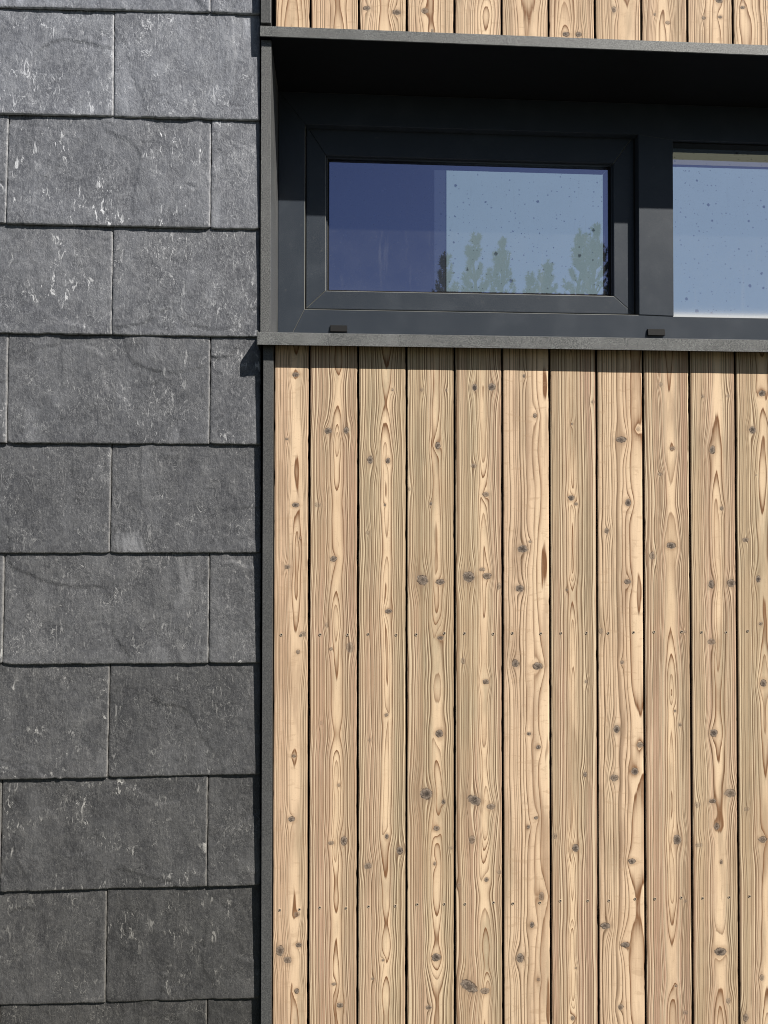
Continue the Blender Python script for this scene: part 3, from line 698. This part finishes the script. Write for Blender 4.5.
hb = obj('partition_rail', bm, M_olive); tag(hb, 'olive beige rail across the top of the partition inside, seen through the fixed pane', 'rail')

# ------------------------------------------------------------------ young pines across the garden, mirrored in the glass
def pine(x, y, h, seed, name='pine_tree'):
    rs = random.Random(seed)
    t = thing(name, None, 'tree', (x, y, 0))
    bm = bmesh.new()
    def tube(p0, p1, r0_, r1_, n=6):
        d = (p1-p0).normalized(); a = d.orthogonal().normalized(); b = d.cross(a)
        A = [bm.verts.new(p0+(a*math.cos(q*2*math.pi/n)+b*math.sin(q*2*math.pi/n))*r0_) for q in range(n)]
        B = [bm.verts.new(p1+(a*math.cos(q*2*math.pi/n)+b*math.sin(q*2*math.pi/n))*r1_) for q in range(n)]
        for q in range(n): bm.faces.new((A[q], A[(q+1) % n], B[(q+1) % n], B[q]))
    N = 12; pts = [Vector((rs.uniform(-.03, .03)*k/N*2, rs.uniform(-.03, .03)*k/N*2, h*k/N)) for k in range(N+1)]
    for k in range(N): tube(pts[k], pts[k+1], .075*(1-k/N)**.8*h/6+.006, .075*(1-(k+1)/N)**.8*h/6+.006, 8)
    V = []; Fc = []
    def needles(p, d, n, ln):
        for _ in range(n):
            q = Vector((rs.gauss(0, 1), rs.gauss(0, 1), rs.gauss(0, 1))).normalized()
            nd = (d*.8+q*1.0).normalized()*ln*rs.uniform(.7, 1.2); s = nd.cross(Vector((rs.gauss(0, 1), rs.gauss(0, 1), rs.gauss(0, 1)))).normalized()*.006
            k = len(V); V.extend([p-s, p+s, p+nd]); Fc.append((k, k+1, k+2))
    def shoot(p, d, L_, dens):
        steps = max(2, int(L_/.05)); q = p.copy()
        for i in range(steps):
            d2 = (d+Vector((0, 0, .10*i/steps))).normalized(); q2 = q+d2*L_/steps
            needles(q, d2, dens, .075); q = q2
        tube(p, q, .009, .004, 4); return q
    z = h*.16
    shoot(Vector((pts[-1].x, pts[-1].y, h-.45)), Vector((0, 0, 1)), .45, 16)
    while z < h-.2:
        below = h-z; Lb = min(.015+.27*below, 1.0)*(1 if z > h*.3 else .7)
        fr = z/h*N; k = min(int(fr), N-1); base = pts[k].lerp(pts[k+1], fr-k)
        nb = rs.randint(4, 6); a0 = rs.random()*6
        for b in range(nb):
            a = a0+b*2*math.pi/nb+rs.uniform(-.3, .3); el = rs.uniform(.65, 1.0)+.35*max(0, 1-below)
            d = Vector((math.cos(a)*math.cos(el), math.sin(a)*math.cos(el), math.sin(el))); L1 = Lb*rs.uniform(.7, 1.1)
            steps = max(2, int(L1/.16)); q = base.copy()
            dens = 22 if below < 2.0 else 4
            for i in range(steps):
                dd = (d+Vector((0, 0, .5*i/steps))).normalized(); q2 = q+dd*L1/steps; tube(q, q2, .016*(1-i/steps)+.005, .016*(1-(i+1)/steps)+.005, 4)
                if i >= steps*.15 or below < 2:
                    for _ in range(2):
                        sdv = (dd+Vector((rs.uniform(-.8, .8), rs.uniform(-.8, .8), rs.uniform(.1, .9)))).normalized()
                        shoot(q2, sdv, rs.uniform(.10, .20), dens)
                q = q2
            shoot(q, (dd+Vector((0, 0, .9))).normalized(), rs.uniform(.14, .30)*min(1, .4+below), dens)
        z += rs.uniform(.22, .34)
    for v in bm.verts: pass
    tr = obj('trunk', bm, M_bark, t, 0, True)
    me = bpy.data.meshes.new('crown'); me.from_pydata([tuple(v) for v in V], [], Fc); link('crown', me, M_needle, t)
    return t
YV = 12.0; ym = 2*Y_G-YV
tops = [(447, 250, 'slim young pine at the left end of the row mirrored in the window glass'), (473, 230, 'tall slim pine with the highest tip in the left clump mirrored in the glass'),
        (498, 237, 'pine just right of the highest tip in the left clump mirrored in the glass'), (528, 268, 'small low pine mirrored between the two clumps in the glass'),
        (550, 256, 'mid height pine at the left of the right clump mirrored in the glass'), (580, 229, 'tall pine left of the tallest mirrored one at the right of the glass'),
        (597, 221, 'tallest pine mirrored at the right edge of the opening light')]
for i, (px, py, lab) in enumerate(tops):
    yv = YV+(i % 3)*.5-.4; P_ = at(px, py, yv)
    t = pine(P_.x, 2*Y_G-yv, P_.z, 31+i); t['label'] = lab; t['group'] = 'young pines across the garden'
